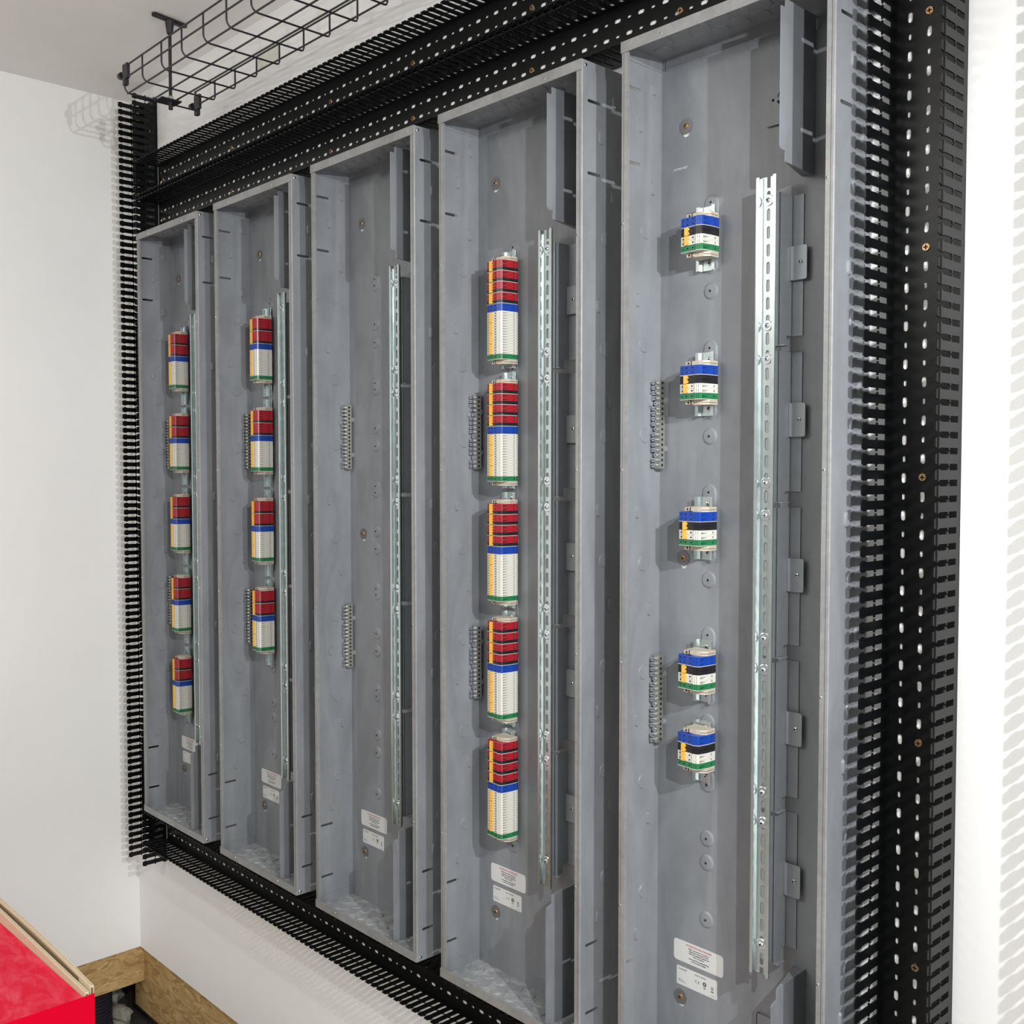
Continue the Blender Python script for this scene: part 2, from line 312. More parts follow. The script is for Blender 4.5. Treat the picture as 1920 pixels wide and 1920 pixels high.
# ------------------------------------------------------------------ slotted wiring ducts
DW, DD, DT, FP = 0.0998, 0.0745, 0.002, 0.02032
def make_duct(name, length, mode, loc, label, large1, large2, flip, phase, group=None):
    """local s along the run, t across (0..DW), d out of the wall. row1 sits 23 mm from edge t=0 (or t=DW if flip)"""
    mp = (lambda s, t, d: (s, -d, t)) if mode == 'h' else (lambda s, t, d: (t, -d, s))
    root = empty(name, loc, label, 'cable duct', group)
    def T(t): return DW - t if flip else t
    # perforated base
    bs = MB(mp); P = 0.0508; n0 = math.floor(-large1/P) - 1
    tA = sorted([T(0.0), T(0.0365)]); tB = sorted([T(0.0365), T(0.060)]); tC = sorted([T(0.060), T(DW)])
    for (ta, tb), tc_, ph in ((tA, T(0.0230), large1), (tB, T(0.0490), large2)):
        k0 = math.floor((0 - ph)/P) - 1; edges = []
        s0 = 0.0; k = k0
        while True:
            c0 = ph + k*P; lo, hi = c0 - P/4, c0 + P/4; k += 1      # cell of a large slot, then cell of a small one
            for (a, z, big) in ((lo, hi, True), (hi, lo + P, False)):
                if z <= 0 or a >= length: continue
                A, Z = max(a, 0), min(z, length); cc = (a + z)/2; L2 = 0.0071 if big else 0.0042
                hole = [stadium(cc, tc_, 2*L2, 0.0066 if big else 0.0042, 4)] if (A < cc - L2 - 1e-4 and Z > cc + L2 + 1e-4) else []
                pl = [(A, ta), (Z, ta), (Z, tb), (A, tb)]
                # holed() works in (p,q) planes; map s->p, t->q on axis 'z' so that a is depth
                bs.holed(pl, hole, 'z', 0.0006, DT, edges=False)
            if lo > length: break
    bs.box(0, length, tC[0], tC[1], 0.0006, DT)
    bs.build('base', M_DUCT, root)
    for side in (0, 1):
        w = MB(mp); t0, t1 = (0, DT) if side == 0 else (DW - DT, DW); out = -1 if side == 0 else 1
        w.box(0, length, t0, t1, 0.0006, 0.0118)
        n = int((length - phase)/FP) + 1
        for i in range(n):
            c0 = phase + i*FP
            if c0 - 0.006 < 0 or c0 + 0.006 > length: continue
            h = 0.0060
            rt = [(h, 0.0118), (h, 0.0338), (h+0.0033, 0.0347), (h+0.0033, 0.0368), (h, 0.0378), (h, 0.0612), (0.0077, 0.0635), (0.0077, 0.0685), (h+0.0004, 0.0700), (h+0.0004, DD-0.0012), (h-0.0008, DD)]
            pr = rt + [(-p, q) for p, q in rt[::-1]]
            vs = [(c0 + p, t0, q) for p, q in pr] + [(c0 + p, t1, q) for p, q in pr]; m = len(pr)
            if i == 0 or not hasattr(make_duct, 'tri'): make_duct.tri = [tuple(t) for t in tessellate_polygon([[Vector((p, q, 0)) for p, q in pr]])]
            w.add(vs, [t for t in make_duct.tri] + [tuple(j + m for j in t[::-1]) for t in make_duct.tri] + [(j, (j+1) % m, m+(j+1) % m, m+j) for j in range(m)])
            ta_, tb_ = (t0, t0 - 0.0014) if side == 0 else (t1, t1 + 0.0014); hh = 0.0080
            w.add([(c0-hh, ta_, 0.0625), (c0+hh, ta_, 0.0625), (c0+hh-0.0006, tb_, 0.0645), (c0-hh+0.0006, tb_, 0.0645), (c0+hh-0.0006, tb_, 0.0680), (c0-hh+0.0006, tb_, 0.0680), (c0+hh, ta_, 0.0700), (c0-hh, ta_, 0.0700)],
                  [(0, 1, 2, 3), (3, 2, 4, 5), (5, 4, 6, 7), (0, 3, 5, 7), (1, 6, 4, 2)])
        w.build('side_wall', M_DUCT, root)
    return root
def duct_screw(root, p):
    b = MB().cyl((0, 0), 'y', 0.0055, 0.0048, -0.0004, -0.0022, 18); b.m(M_BRASS) if False else None
    b.box(-0.0032, 0.0032, -0.0027, -0.0021, -0.0007, 0.0007).box(-0.0007, 0.0007, -0.0027, -0.0021, -0.0032, 0.0032)
    b.mats = [M_BRASS, M_HOLE]; k = len(b.mi)
    for i in range(k - 12, k): b.mi[i] = 1
    return b.build('screw', None, root, p)
GD = 'slotted black wiring ducts framing the enclosures'
dL = make_duct('wiring_duct', 2.255, 'v', (-0.3065, 0, -0.1955 + DZ), 'upright black slotted wiring duct at the left end beside the corner', 0.0127, 0.0381, False, 0.0095, GD)
dR = make_duct('wiring_duct', 2.36, 'v', (2.0577, 0, -0.27 + DZ), 'upright black slotted wiring duct right of the rightmost enclosure', (0.9128 + 0.27) % 0.0508, (0.9383 + 0.27) % 0.0508, False, (0.9474 + 0.27) % FP, GD)
for z in (1.88, 1.5736, 1.2674, 0.9644, 0.6079, 0.301, -0.01): duct_screw(dR, (0.0497, -DT, z + 0.27))
HX = -0.2000; HL = 2.0577 - HX - 0.002
dA = make_duct('wiring_duct', HL, 'h', (HX, 0, 1.7610 + DZ), 'upper of the two level black slotted ducts along the top', (1.3147 - HX) % 0.0508, (1.3401 - HX) % 0.0508, True, 0.011, GD)
dB = make_duct('wiring_duct', HL, 'h', (HX, 0, 1.6507 + DZ), 'lower of the two level black slotted ducts along the top', (1.4155 - HX) % 0.0508, (1.4409 - HX) % 0.0508, True, 0.011, GD)
dC = make_duct('wiring_duct', HL, 'h', (HX, 0, -0.1275 + DZ), 'level black slotted duct running under the enclosures', (0.6092 - HX) % 0.0508, (0.6346 - HX) % 0.0508, False, 0.011, GD)
for x in (-0.1686, 0.2402, 0.7042, 1.0100, 1.3627, 1.70): duct_screw(dA, (x - HX, -DT, 1.8150 - 1.7610)); duct_screw(dB, (x - HX, -DT, 1.7025 - 1.6507))
dX = make_duct('wiring_duct', 2.36, 'v', (2.322, 0, -0.27 + DZ), 'upright black slotted duct at the far right edge, its striped shadow on the white wall', 0.0127, 0.0381, False, 0.012, GD)

# ------------------------------------------------------------------ enclosures
W, D, H = 0.3666, 0.1005, 1.6365
XS = [-0.1294, 0.3263, 0.7724, 1.2126, 1.6621]
t = 0.0015; LIP = 0.0128
SLOTS = [1.5735, 1.4575, 0.1785, 0.0625]
OBR = [(-0.0236, 1.5845), (-0.0562, 1.5191), (-0.0263, 1.4260), (-0.0607, 1.2443), (-0.0290, 1.0870), (-0.0595, 0.9072), (-0.0288, 0.7479), (-0.0584, 0.5703), (-0.0274, 0.4033), (-0.0572, 0.2189)]
CIR = [(-0.0417, 1.3557), (-0.0443, 1.1748), (-0.0420, 1.0303), (-0.0443, 0.8230), (-0.0416, 0.6463), (-0.0415, 0.4665), (-0.0388, 0.2844)]
STAD = [1.3830 - 0.2253*k for k in range(5)]
SING = [v for k in range(5) for v in (1.2925 - 0.2261*k, 1.2533 - 0.2261*k)] + [0.2565 + 0.0]
def text_mesh(body, size, mt, parent, name, loc, align='CENTER', space=1.0, bold=0.0):
    cu = bpy.data.curves.new(name, 'FONT'); cu.body = body; cu.size = size; cu.align_x = align; cu.offset = bold; cu.space_character = space; cu.resolution_u = 3
    o = bpy.data.objects.new(name, cu); sc.collection.objects.link(o)
    dg = bpy.context.evaluated_depsgraph_get(); me = bpy.data.meshes.new_from_object(o.evaluated_get(dg)); sc.collection.objects.unlink(o); bpy.data.objects.remove(o)
    me.materials.clear(); me.materials.append(mt)
    q = bpy.data.objects.new(name, me); sc.collection.objects.link(q); q.parent = parent; q.location = loc; q.rotation_euler = (PI/2, 0, 0); return q
def join_text(lines, name, parent, mats_):
    """several text lines -> one mesh. lines: (text, size, x, z, matindex, align, bold)"""
    mb = MB(); mb.mats = list(mats_)
    for (tx, size, x, z, mi, al, bold) in lines:
        cu = bpy.data.curves.new('txt', 'FONT'); cu.body = tx; cu.size = size; cu.align_x = al; cu.offset = bold; cu.resolution_u = 2
        o = bpy.data.objects.new('txt', cu); sc.collection.objects.link(o)
        dg = bpy.context.evaluated_depsgraph_get(); me = bpy.data.meshes.new_from_object(o.evaluated_get(dg))
        bpy.data.objects.remove(o); mb.cur = mi
        mb.add([(v.co.x + x, -0.0001, v.co.y + z) for v in me.vertices], [tuple(p.vertices) for p in me.polygons])
        bpy.data.meshes.remove(me)
    return mb
def ko_shapes(mb, x, sgn):
    """pressed knock-outs on a side sheet whose visible face is at x, bulging along sgn"""
    for y, z in CIR:
        mb.cyl((y, z), 'x', 0.0124, 0.0112, x, x + sgn*0.0015, 28, (False, True))
    for y, z in OBR:
        A = stadium(y, z, 0.0115, 0.0225, 7); B = stadium(y, z, 0.0080, 0.0190, 7); n = len(A)
        mb.add([(x, *p) for p in A] + [(x + sgn*0.0032, *p) for p in B], [(i, (i+1) % n, n+(i+1) % n, n+i) for i in range(n)], True)
        mb.add([(x + sgn*0.0032, *p) for p in B], [tuple(range(n))])
def cap_screw(name, mt, parent, p, r=0.004, h=0.0022, wr=0, axis='y', dome=True):
    b = MB(); sg = -1 if axis == 'y' else 1
    if wr: b.cyl((0, 0), axis, wr, wr, 0, sg*0.0012, 26); b.cyl((0, 0), axis, wr, wr*0.9, sg*0.0012, sg*0.0018, 26)
    a0 = sg*0.0018 if wr else 0
    if dome: b.dome((0, 0), axis, r, a0, sg*h, 18, 4)
    else: b.cyl((0, 0), axis, r, r*0.9, a0, a0 + sg*h, 18)
    e = a0 + sg*h; k0 = len(b.mi)
    if axis == 'y': b.box(-r*0.5, r*0.5, e - 0.0003, e + 0.0006, -r*0.13, r*0.13).box(-r*0.13, r*0.13, e - 0.0003, e + 0.0006, -r*0.5, r*0.5)
    b.mats = [mt, M_HOLE]
    for i in range(k0, len(b.mi)): b.mi[i] = 1
    return b.build(name, None, parent, p)

def make_enclosure():
    root = empty('enclosure', (XS[0], 0, DZ))
    # back panel with keyholes and pressed bosses
    b = MB()
    kh = []
    for z in (1.5188, 0.8329, 0.1134):
        kh.append([(0.0511 + 0.0085*math.cos(2*PI*i/14), z - 0.0065 + 0.0105*math.sin(2*PI*i/14)) for i in range(14)])
    b.holed([(t, t), (W-t, t), (W-t, H-t), (t, H-t)], kh, 'y', -0.0022, -0.0007)
    for z in SING:
        b.cyl((0.101, z), 'y', 0.0138, 0.0105, -0.0022, -0.0044, 28, (False, False)); b.cyl((0.101, z), 'y', 0.0105, 0.0001, -0.0044, -0.0052, 28, (False, False))
    for z in STAD:
        for (w0, h0, y0), (w1, h1, y1) in (((0.0276, 0.0400, -0.0022), (0.0216, 0.0340, -0.0044)), ((0.0216, 0.0340, -0.0044), (0.0040, 0.0150, -0.0052))):
            A = stadium(0.101, z, w0, h0, 8); B = stadium(0.101, z, w1, h1, 8); n = len(A)
            b.add([(p[0], y0, p[1]) for p in A] + [(p[0], y1, p[1]) for p in B], [(i, (i+1) % n, n+(i+1) % n, n+i) for i in range(n)], True)
        b.add([(p[0], -0.0052, p[1]) for p in stadium(0.101, z, 0.0040, 0.0150, 8)], [tuple(range(18))])
    b.m(M_HOLE); b.mats = [M_ENC, M_HOLE]; b.cur = 1
    for z in SING: b.cyl((0.101, z), 'y', 0.0019, 0.0019, -0.0050, -0.0055, 12)
    for z in STAD:
        for dz in (-0.007, 0.007): b.cyl((0.101, z + dz), 'y', 0.0019, 0.0019, -0.0050, -0.0055, 12)
    b.build('back_panel', None, root)
    # left side panel
    def side(name, left):
        X = (lambda x: x) if left else (lambda x: W - x)
        b = MB()
        # sheet in x = 0..t with slots, split in three zones so the slot zone stays simple
        holes = [stadium(-0.0715, z, 0.0325, 0.0052, 4) for z in SLOTS]
        a0, a1 = (0, t) if left else (W - t, W)
        b.holed([(-D + 0.002, 0), (-0.0007, 0), (-0.0007, H), (-D + 0.002, H)], holes, 'x', a0, a1)
        # rounded front edge and lip
        prof = [(X(0), -D + 0.002)]
        for i in range(5): a = PI/2*i/4; prof.append((X(0.002 - 0.002*math.cos(a)), -D + 0.002 - 0.002*math.sin(a)))
        prof += [(X(LIP), -D), (X(LIP), -D + 0.0052), (X(LIP - t), -D + 0.0052), (X(LIP - t), -D + t), (X(t), -D + t), (X(t), -D + 0.002)]
        b.mats = [M_ENC, M_LIP]; b.cur = 1
        b.prism(prof, 'z', 0.0, H)
        b.mats.append(M_SEAM); b.cur = 2; sx = sorted((X(0.0050), X(0.0056))); b.box(sx[0], sx[1], -D - 0.0001, -D + 0.0004, 0.017, H - 0.017)
        b.cur = 0
        ko_shapes(b, t if left else W, 1)
        if left: ko_shapes(b, 0, -1)
        else: ko_shapes(b, W - t, -1)
        # small fold at the foot
        q = b.build(name, None, root)
        return q
    side('side_panel', True); side('side_panel', False)
    # top and bottom panels with front lips and knock-out rings
    for top in (True, False):
        Zf = (lambda z: H - z) if top else (lambda z: z)
        b = MB(); b.mats = [M_ENC, M_LIP, M_DUSTY]; b.cur = 0 if top else 2
        za, zb = sorted((Zf(0.0), Zf(t))); b.box(t, W - t, -D, -0.0007, za, zb)
        b.cur = 0; za, zb = sorted((Zf(t), Zf(0.022))); b.box(t, t + 0.0012, -D + 0.006, -0.003, za, zb); b.box(W - t - 0.0012, W - t, -D + 0.006, -0.003, za, zb); b.box(0.01, W - 0.01, -0.0034, -0.0022, za, zb)
        b.cur = 1; za, zb = sorted((Zf(-0.0004), Zf(0.0168))); b.box(-0.0002, W - 0.0012, -D - 0.0014, -D - 0.0001, za, zb)
        zz, sg = (H - t, -1) if top else (t, 1); b.cur = 0 if top else 2
        for i in range(9):
            for j in range(2):
                cx = (0.0290 if j == 0 else 0.0488) + i*0.0357; cy = -0.0325 if j == 0 else -0.0605
                if cx > W - 0.03: continue
                h = 0.0011 if (i + j) % 3 else 0.0018
                b.cyl((cx, cy), 'z', 0.0150, 0.0142, zz, zz + sg*h, 30, (False, True))
        b.build('top_panel' if top else 'bottom_panel', None, root)
        # baffle plate
        P = []
        if top: P = [(-0.0935, 1.6065), (-0.0935, 1.4180), (-0.0905, 1.4140), (-0.0800, 1.4125), (-0.0800, 1.3990), (-0.0040, 1.3940), (-0.0040, 1.6185), (-0.0830, 1.6185), (-0.0830, 1.6065)]
        else: P = [(-0.0935, 0.0120), (-0.0935, 0.2150), (-0.0905, 0.2190), (-0.0800, 0.2215), (-0.0800, 0.2360), (-0.0040, 0.2410), (-0.0040, 0.0080), (-0.0830, 0.0080), (-0.0830, 0.0120)]
        b = MB(); b.prism(P, 'x', 0.2790, 0.2802)
        z0, z1 = (1.3990, 1.60) if top else (0.03, 0.236)
        b.box(0.2585, 0.2800, -0.0036, -0.0024, z0, z1)
        if top: b.prism([(0.2585, -0.0030), (0.2790, -0.0030), (0.2790, -0.0800)], 'z', 1.3982, 1.3994)
        else: b.prism([(0.2585, -0.0030), (0.2790, -0.0030), (0.2790, -0.0800)], 'z', 0.2356, 0.2368)
        b.build('baffle', M_ENC, root)
    # frame screws on the lips
    for z in (1.3575, 0.9744, 0.6700, 0.2790):
        for x in (0.0042, W - 0.0042 - 0.006): cap_screw('lip_screw', M_SCREW, root, (x, -D, z), 0.0019, 0.0012)
    for x in (0.0791, 0.2827):
        for z in (H - 0.0095, 0.0095): cap_screw('lip_screw', M_SCREW, root, (x, -D - 0.0014, z), 0.0019, 0.0012)
    for z in (H - 0.008, 0.008): cap_screw('corner_screw', M_SCREW, root, (W, -D + 0.009, z), 0.0032, 0.0012, 0, 'x')
    # wall fixings
    for z in (1.5188, 0.8329, 0.1134):
        w = MB().cyl((0, 0), 'y', 0.0120, 0.0120, 0, -0.0012, 30).build('washer', M_WASH, root, (0.0511, -0.0023, z))
        cap_screw('wall_screw', M_BRASS, w, (0, -0.0012, 0), 0.0048, 0.0020)
    # stickers
    s1 = MB().prism(rrect(0.0365, 0.1340, 0.1725, 0.2075, 0.0055), 'y', -0.0024, -0.0022).build('warning_sticker', M_LABEL, root)
    cx = 0.0865
    L = [('ATTENTION ELECTRICIANS:', 0.0040, cx, 0.2012, 0, 'CENTER', 0.00005)]
    for i, (tx, zz) in enumerate((('Before connections are made to', 0.1966), ('equipment in this panel, please', 0.1931), ('review all installation guides and', 0.1896), ('videos, located at:', 0.1861), ('www.control4.com/panelwiring', 0.1812), ('and the product guides', 0.1777))):
        L.append((tx, 0.0031, cx, zz, 1, 'CENTER', 0.00006 if i < 4 else 0.00008))
    mb = join_text(L, 'printed_text', s1, (M_REDINK, M_INK)); q = mb.build('printed_text', None, s1, (0, -0.00255, 0)); q['label'] = 'red heading and black lines'
    s2 = MB().prism(rrect(0.0425, 0.1228, 0.1330, 0.1640, 0.0028), 'y', -0.0024, -0.0022).build('rating_sticker', M_LABEL, root)
    L = [('Control4', 0.0046, 0.0455, 0.1582, 0, 'LEFT', 0.0), ('MODEL: C4-DIN-5RAIL', 0.0023, 0.0900, 0.1585, 0, 'CENTER', 0.00004),
         ('C\u20ac', 0.0070, 0.0840, 0.1470, 0, 'CENTER', 0.0), ('Intertek', 0.0017, 0.0985, 0.1440, 0, 'CENTER', 0.00004), ('4005', 0.0017, 0.0985, 0.1422, 0, 'CENTER', 0.00004),
         ('Enclosure panel', 0.0016, 0.0455, 0.1420, 0, 'LEFT', 0.0), ('Conforms to UL Std', 0.0016, 0.0455, 0.1402, 0, 'LEFT', 0.0), ('Salt Lake City, Utah USA', 0.0016, 0.0455, 0.1384, 0, 'LEFT', 0.0), ('MADE IN USA', 0.0016, 0.1195, 0.1362, 0, 'RIGHT', 0.0)]
    L[2] = ('C E', 0.0062, 0.0840, 0.1470, 0, 'CENTER', 0.0)
    mb = join_text(L, 'printed_text', s2, (M_INK, M_LABEL))
    # round listing mark, crossed-out bin and bar
    mb.cur = 0; mb.add([(0.0985 + 0.0035*math.cos(2*PI*i/20), -0.0001, 0.1500 + 0.0035*math.sin(2*PI*i/20)) for i in range(20)], [tuple(range(20))])
    mb.cur = 1; mb.box(0.0967, 0.1003, -0.0003, -0.0002, 0.1498, 0.1504); mb.box(0.0980, 0.0987, -0.0003, -0.0002, 0.1482, 0.1520); mb.cur = 0
    def bar(x0, z0, x1, z1, w):
        d = Vector((x1-x0, z1-z0)).normalized()*w/2; n = Vector((-d.y, d.x))
        mb.add([(x0+n.x, -0.0001, z0+n.y), (x1+n.x, -0.0001, z1+n.y), (x1-n.x, -0.0001, z1-n.y), (x0-n.x, -0.0001, z0-n.y)], [(0, 1, 2, 3)])
    bar(0.1110, 0.1510, 0.1160, 0.1450, 0.0004); bar(0.1160, 0.1510, 0.1110, 0.1450, 0.0004); bar(0.1115, 0.1505, 0.1155, 0.1505, 0.0006); bar(0.1118, 0.1503, 0.1123, 0.1455, 0.0004); bar(0.1152, 0.1503, 0.1147, 0.1455, 0.0004)
    bar(0.1108, 0.1432, 0.1163, 0.1432, 0.0014)
    q = mb.build('printed_text', None, s2, (0, -0.00255, 0)); q['label'] = 'small print and approval marks'
    return root
enc0 = make_enclosure()
TREE = tree_of()
ENC = [enc0]
for i in range(1, 5):
    c = copy_tree(enc0, None, TREE); c.location = (XS[i], 0, DZ); ENC.append(c)
EL = ['leftmost tall grey open enclosure beside the white corner, five short terminal rows inside', 'second grey open enclosure from the left, four short terminal rows inside',
      'middle grey open enclosure, without any coloured terminals inside', 'fourth grey open enclosure from the left, five long red and white terminal rows inside',
      'rightmost and nearest grey open enclosure, five short blue topped terminal rows inside']
for e, l in zip(ENC, EL): tag(e, l, 'electrical enclosure', 'tall grey open enclosures on the wall')
# details only the rightmost enclosure shows
q = MB().holed(rrect(0.1990, 0.2720, 1.4800, 1.5560, 0.004), [stadium(0.2130, 1.5165, 0.0045, 0.0045), [(0.2190, 1.5180), (0.2215, 1.5195), (0.2350, 1.5400), (0.2320, 1.5420)], [(0.2190, 1.5130), (0.2350, 1.4960), (0.2375, 1.4990), (0.2220, 1.5150)]], 'y', -0.0075, -0.0063).build('cover_plate', M_ENC, ENC[4])
q = MB().box(0.1990, 0.2720, -0.0075, -0.0063, 0.05, 0.145).box(0.1990, 0.2002, -0.0075, -0.0022, 0.05, 0.145).build('cover_plate', M_ENC, ENC[4])
mb = join_text([('ACORN NET', 0.0048, 0.0400, 1.4530, 0, 'CENTER', 0.0)], 't', None, (M_WHITEINK,)); q = mb.build('stamped_marking', None, ENC[4], (0, -0.00225, 0)); q['label'] = 'faint white stamp'

# ------------------------------------------------------------------ long mounting rails and their brackets
RX, RWd = 0.2286, 0.0335
def rail_section(yb, yf, xc, w, web):
    """top-hat profile: flanges at front yf, web at back yb (x,y)"""
    h = w/2; k = 0.0011; i = web/2
    return [(xc-h, yf), (xc-i, yf), (xc-i, yb-k*0.2), (xc-i+k, yb-k), (xc+i-k, yb-k), (xc+i, yb-k*0.2), (xc+i, yf), (xc+h, yf), (xc+h, yf+k), (xc+i-0.0, yf+k), (xc+i, yf+k)]
def make_long_rail():
    root = empty('mounting_rail', (XS[0], 0, DZ)); b = MB(); z0, z1 = 0.2275, 1.3960; yf, yb = -0.0476, -0.0400; h = RWd/2; i = 0.0125; k = 0.0011
    for s in (-1, 1):
        b.box(min(RX+s*h, RX+s*i), max(RX+s*h, RX+s*i), yf, yf + k, z0, z1)
        b.prism([(RX+s*i, yf), (RX+s*(i-k), yf), (RX+s*(i-k-0.0012), yb), (RX+s*(i-0.0012), yb)], 'z', z0, z1)
        b.box(min(RX+s*h, RX+s*(h-k)), max(RX+s*h, RX+s*(h-k)), yf, yf + 0.0018, z0, z1)
    P = 0.0254; c0 = 1.3420; n = 0; z = z1
    zc = c0 + 2*P
    xi = i - 0.0012
    while zc > z0 - P:
        lo, hi = max(zc - P/2, z0), min(zc + P/2, z1)
        if hi > lo + 1e-4:
            hole = [stadium(RX, zc, 0.0062, 0.0182, 5)] if (lo < zc - 0.0093 and hi > zc + 0.0093) else []
            if not hole and hi == z1 or (not hole and lo == z0):
                b.holed([(RX-xi, lo), (RX-xi, hi), (RX-0.0031, hi), (RX-0.0031, lo)], [], 'y', yb - 0.0002, yb + 0.0008); b.holed([(RX+xi, lo), (RX+xi, hi), (RX+0.0031, hi), (RX+0.0031, lo)], [], 'y', yb - 0.0002, yb + 0.0008)
            else: b.holed([(RX-xi, lo), (RX+xi, lo), (RX+xi, hi), (RX-xi, hi)], hole, 'y', yb - 0.0002, yb + 0.0008, edges=False)
        zc -= P
    b.build('slotted_rail', M_ZINC, root)
    for kx in range(5):
        for zz in (1.3626 - 0.2270*kx, 1.1832 - 0.2277*kx): cap_screw('rail_screw', M_SCREW, root, (RX, yb - 0.0002, zz), 0.0040, 0.0030, 0.0082)
    return root
def make_bracket():
    root = empty('rail_bracket', (XS[0], 0, DZ)); b = MB(); z0, z1 = 1.1620, 1.3720; X0 = 0.2450
    b.box(0.2130, X0 + 0.0012, -0.0385, -0.0373, z0, z1)                       # face behind the rail
    b.prism([(-0.0385, 1.1545), (-0.0385, z1), (-0.0030, z1), (-0.0030, 1.1700), (-0.0180, 1.1690), (-0.0180, 1.1545)], 'x', X0, X0 + 0.0012)
    b.box(X0, 0.2638, -0.0042, -0.0030, 1.1690, z1)                            # back flange
    b.prism([(0.2130, 1.1545), (X0 + 0.0012, 1.1545), (X0 + 0.0012, 1.1620), (0.2130, 1.1620)], 'y', -0.0385, -0.0373)
    b.box(0.2330, X0 + 0.010, -0.0385, -0.0200, 1.1530, 1.1542)                # bent foot
    b.build('folded_plate', M_BRK, root)
    tb = MB(); tb.prism(rrect(0.2460, 0.2738, 1.2487, 1.2977, 0.0035), 'y', -0.0112, -0.0098); tb.box(0.2460, 0.2472, -0.0112, -0.0030, 1.2500, 1.2965)
    tb.build('fixing_tab', M_BRK, root); cap_screw('tab_screw', M_SCREW, root, (0.2637, -0.0112, 1.2737), 0.0036, 0.0024)
    return root
rail0 = make_long_rail(); br0 = make_bracket(); TREE = tree_of()
RL = ['long slotted zinc rail standing in the %s enclosure' % s for s in ('leftmost', 'second from left', 'middle empty', 'fourth from left', 'rightmost')]
POS = ['topmost', 'second from top', 'middle', 'second from bottom', 'bottom']
for i in range(5):
    r = rail0 if i == 0 else copy_tree(rail0, None, TREE)
    r.location = (XS[i], 0, DZ); tag(r, RL[i], 'rail', 'long slotted rails in the enclosures')
    for k in range(5):
        c = br0 if (i == 0 and k == 0) else copy_tree(br0, None, TREE)
        c.location = (XS[i], 0, DZ - 0.2262*k)
        tag(c, '%s bent steel bracket behind the long rail of the %s enclosure' % (POS[k], ORD[i]), 'bracket', 'steel brackets behind the long rails')

# ------------------------------------------------------------------ terminal strips
XC = 0.0970                    # centre of the strips across the enclosure
PROF = [(-0.0235, -0.010), (-0.0235, -0.030), (-0.0222, -0.0450), (-0.0210, -0.0462), (0.0092, -0.0492), (0.0100, -0.0506), (0.0190, -0.0480), (0.0202, -0.0455), (0.0232, -0.0300), (0.0237, -0.020), (0.0237, -0.010)]
END = [(-0.0150, -0.010), (-0.0150, -0.033), (-0.0120, -0.0360), (-0.0010, -0.0385), (0.0080, -0.0385), (0.0150, -0.0370), (0.0232, -0.0300), (0.0232, -0.010)]
TM = {}
def terminal_mesh(kind, w):
    key = (kind, round(w, 5))
    if key in TM: return TM[key]
    mt = {'red': M_RED, 'black': M_BLACK, 'blue': M_BLUE, 'white': M_WHITE, 'green': M_GREEN, 'end': M_BEIGE, 'plate': M_WHITE}[kind]
    b = MB(); b.mats = [mt, M_HOLE]; b.cur = 0
    if kind == 'end':
        b.prism(END, 'z', -w + 0.0001, 0); b.box(-0.0150, 0.0, -0.0405, -0.0330, -w*0.85, -w*0.15)
        b.cur = 1; b.cyl((-0.0095, -w/2), 'y', 0.0017, 0.0017, -0.0408, -0.0400, 12); b.box(-0.0050, -0.0035, -0.0408, -0.0400, -w*0.9, -w*0.1)
        b.add([(0.0150, -0.0371, -w*0.62), (0.0232, -0.0301, -w*0.62), (0.0232, -0.0301, -w*0.52), (0.0150, -0.0371, -w*0.52)], [(0, 1, 2, 3)])
        b.add([(0.02322, -0.012, -w*0.62), (0.02322, -0.030, -w*0.62), (0.02322, -0.030, -w*0.52), (0.02322, -0.012, -w*0.52)], [(0, 1, 2, 3)])
    elif kind == 'plate':
        b.prism([(x*1.012, y*1.008 if y < -0.011 else y) for x, y in PROF], 'z', -w, 0)  # pale colour paints the light caught by the plate edge
    else:
        g = 0.00022; b.prism(PROF, 'z', -w + g, 0)
        m = -w/2; hw = min(w*0.20, 0.0011)
        b.cur = 1
        if kind in ('blue', 'green', 'red', 'black', 'white'):
            for x, hx in ((-0.0165, 0.0011), (-0.0078, 0.0016), (0.0035, 0.0013)):       # wire entry and test slots on the sloping face
                y = -0.0462 - (x + 0.0210)/0.0302*0.0030
                b.box(x - hx, x + hx, y - 0.0002, y + 0.0010, m - hw, m + hw)
        for x in (0.0128, 0.0160): b.box(x - 0.00022, x + 0.00022, -0.0506 + (x - 0.0100)*0.289 - 0.0002, -0.0490 + (x-0.0100)*0.289, m - w*0.36, m + w*0.36)   # marker seams
        # release grooves and clamp slot on the right flank, their shade painted on flat
        b.mats.append({'white': M_GRV, 'blue': M_BLUED, 'green': M_GREEND}.get(kind, M_HOLE)); b.cur = 2
        def fl(s): return (0.0202 + 0.0030*s + 0.00012, -0.0455 + 0.0155*s)
        a, c = fl(0.0), fl(0.85)
        b.add([(*a, m - w*0.34), (*a, m + w*0.10), (*c, m - w*0.06)], [(0, 1, 2)])
        b.add([(0.02385, -0.0215, m - w*0.22), (0.02385, -0.0185, m - w*0.22), (0.02385, -0.0185, m + w*0.2), (0.02385, -0.0215, m + w*0.2)], [(0, 1, 2, 3)])
        b.add([(0.0203, -0.0456, m + w*0.16), (0.0203, -0.0456, m + w*0.22), (0.0233, -0.0300, m + w*0.22), (0.0233, -0.0300, m + w*0.16)], [(0, 1, 2, 3)])
    me_o = b.build('terminal', None); me = me_o.data; bpy.data.objects.remove(me_o); TM[key] = me; return me
JM = {}
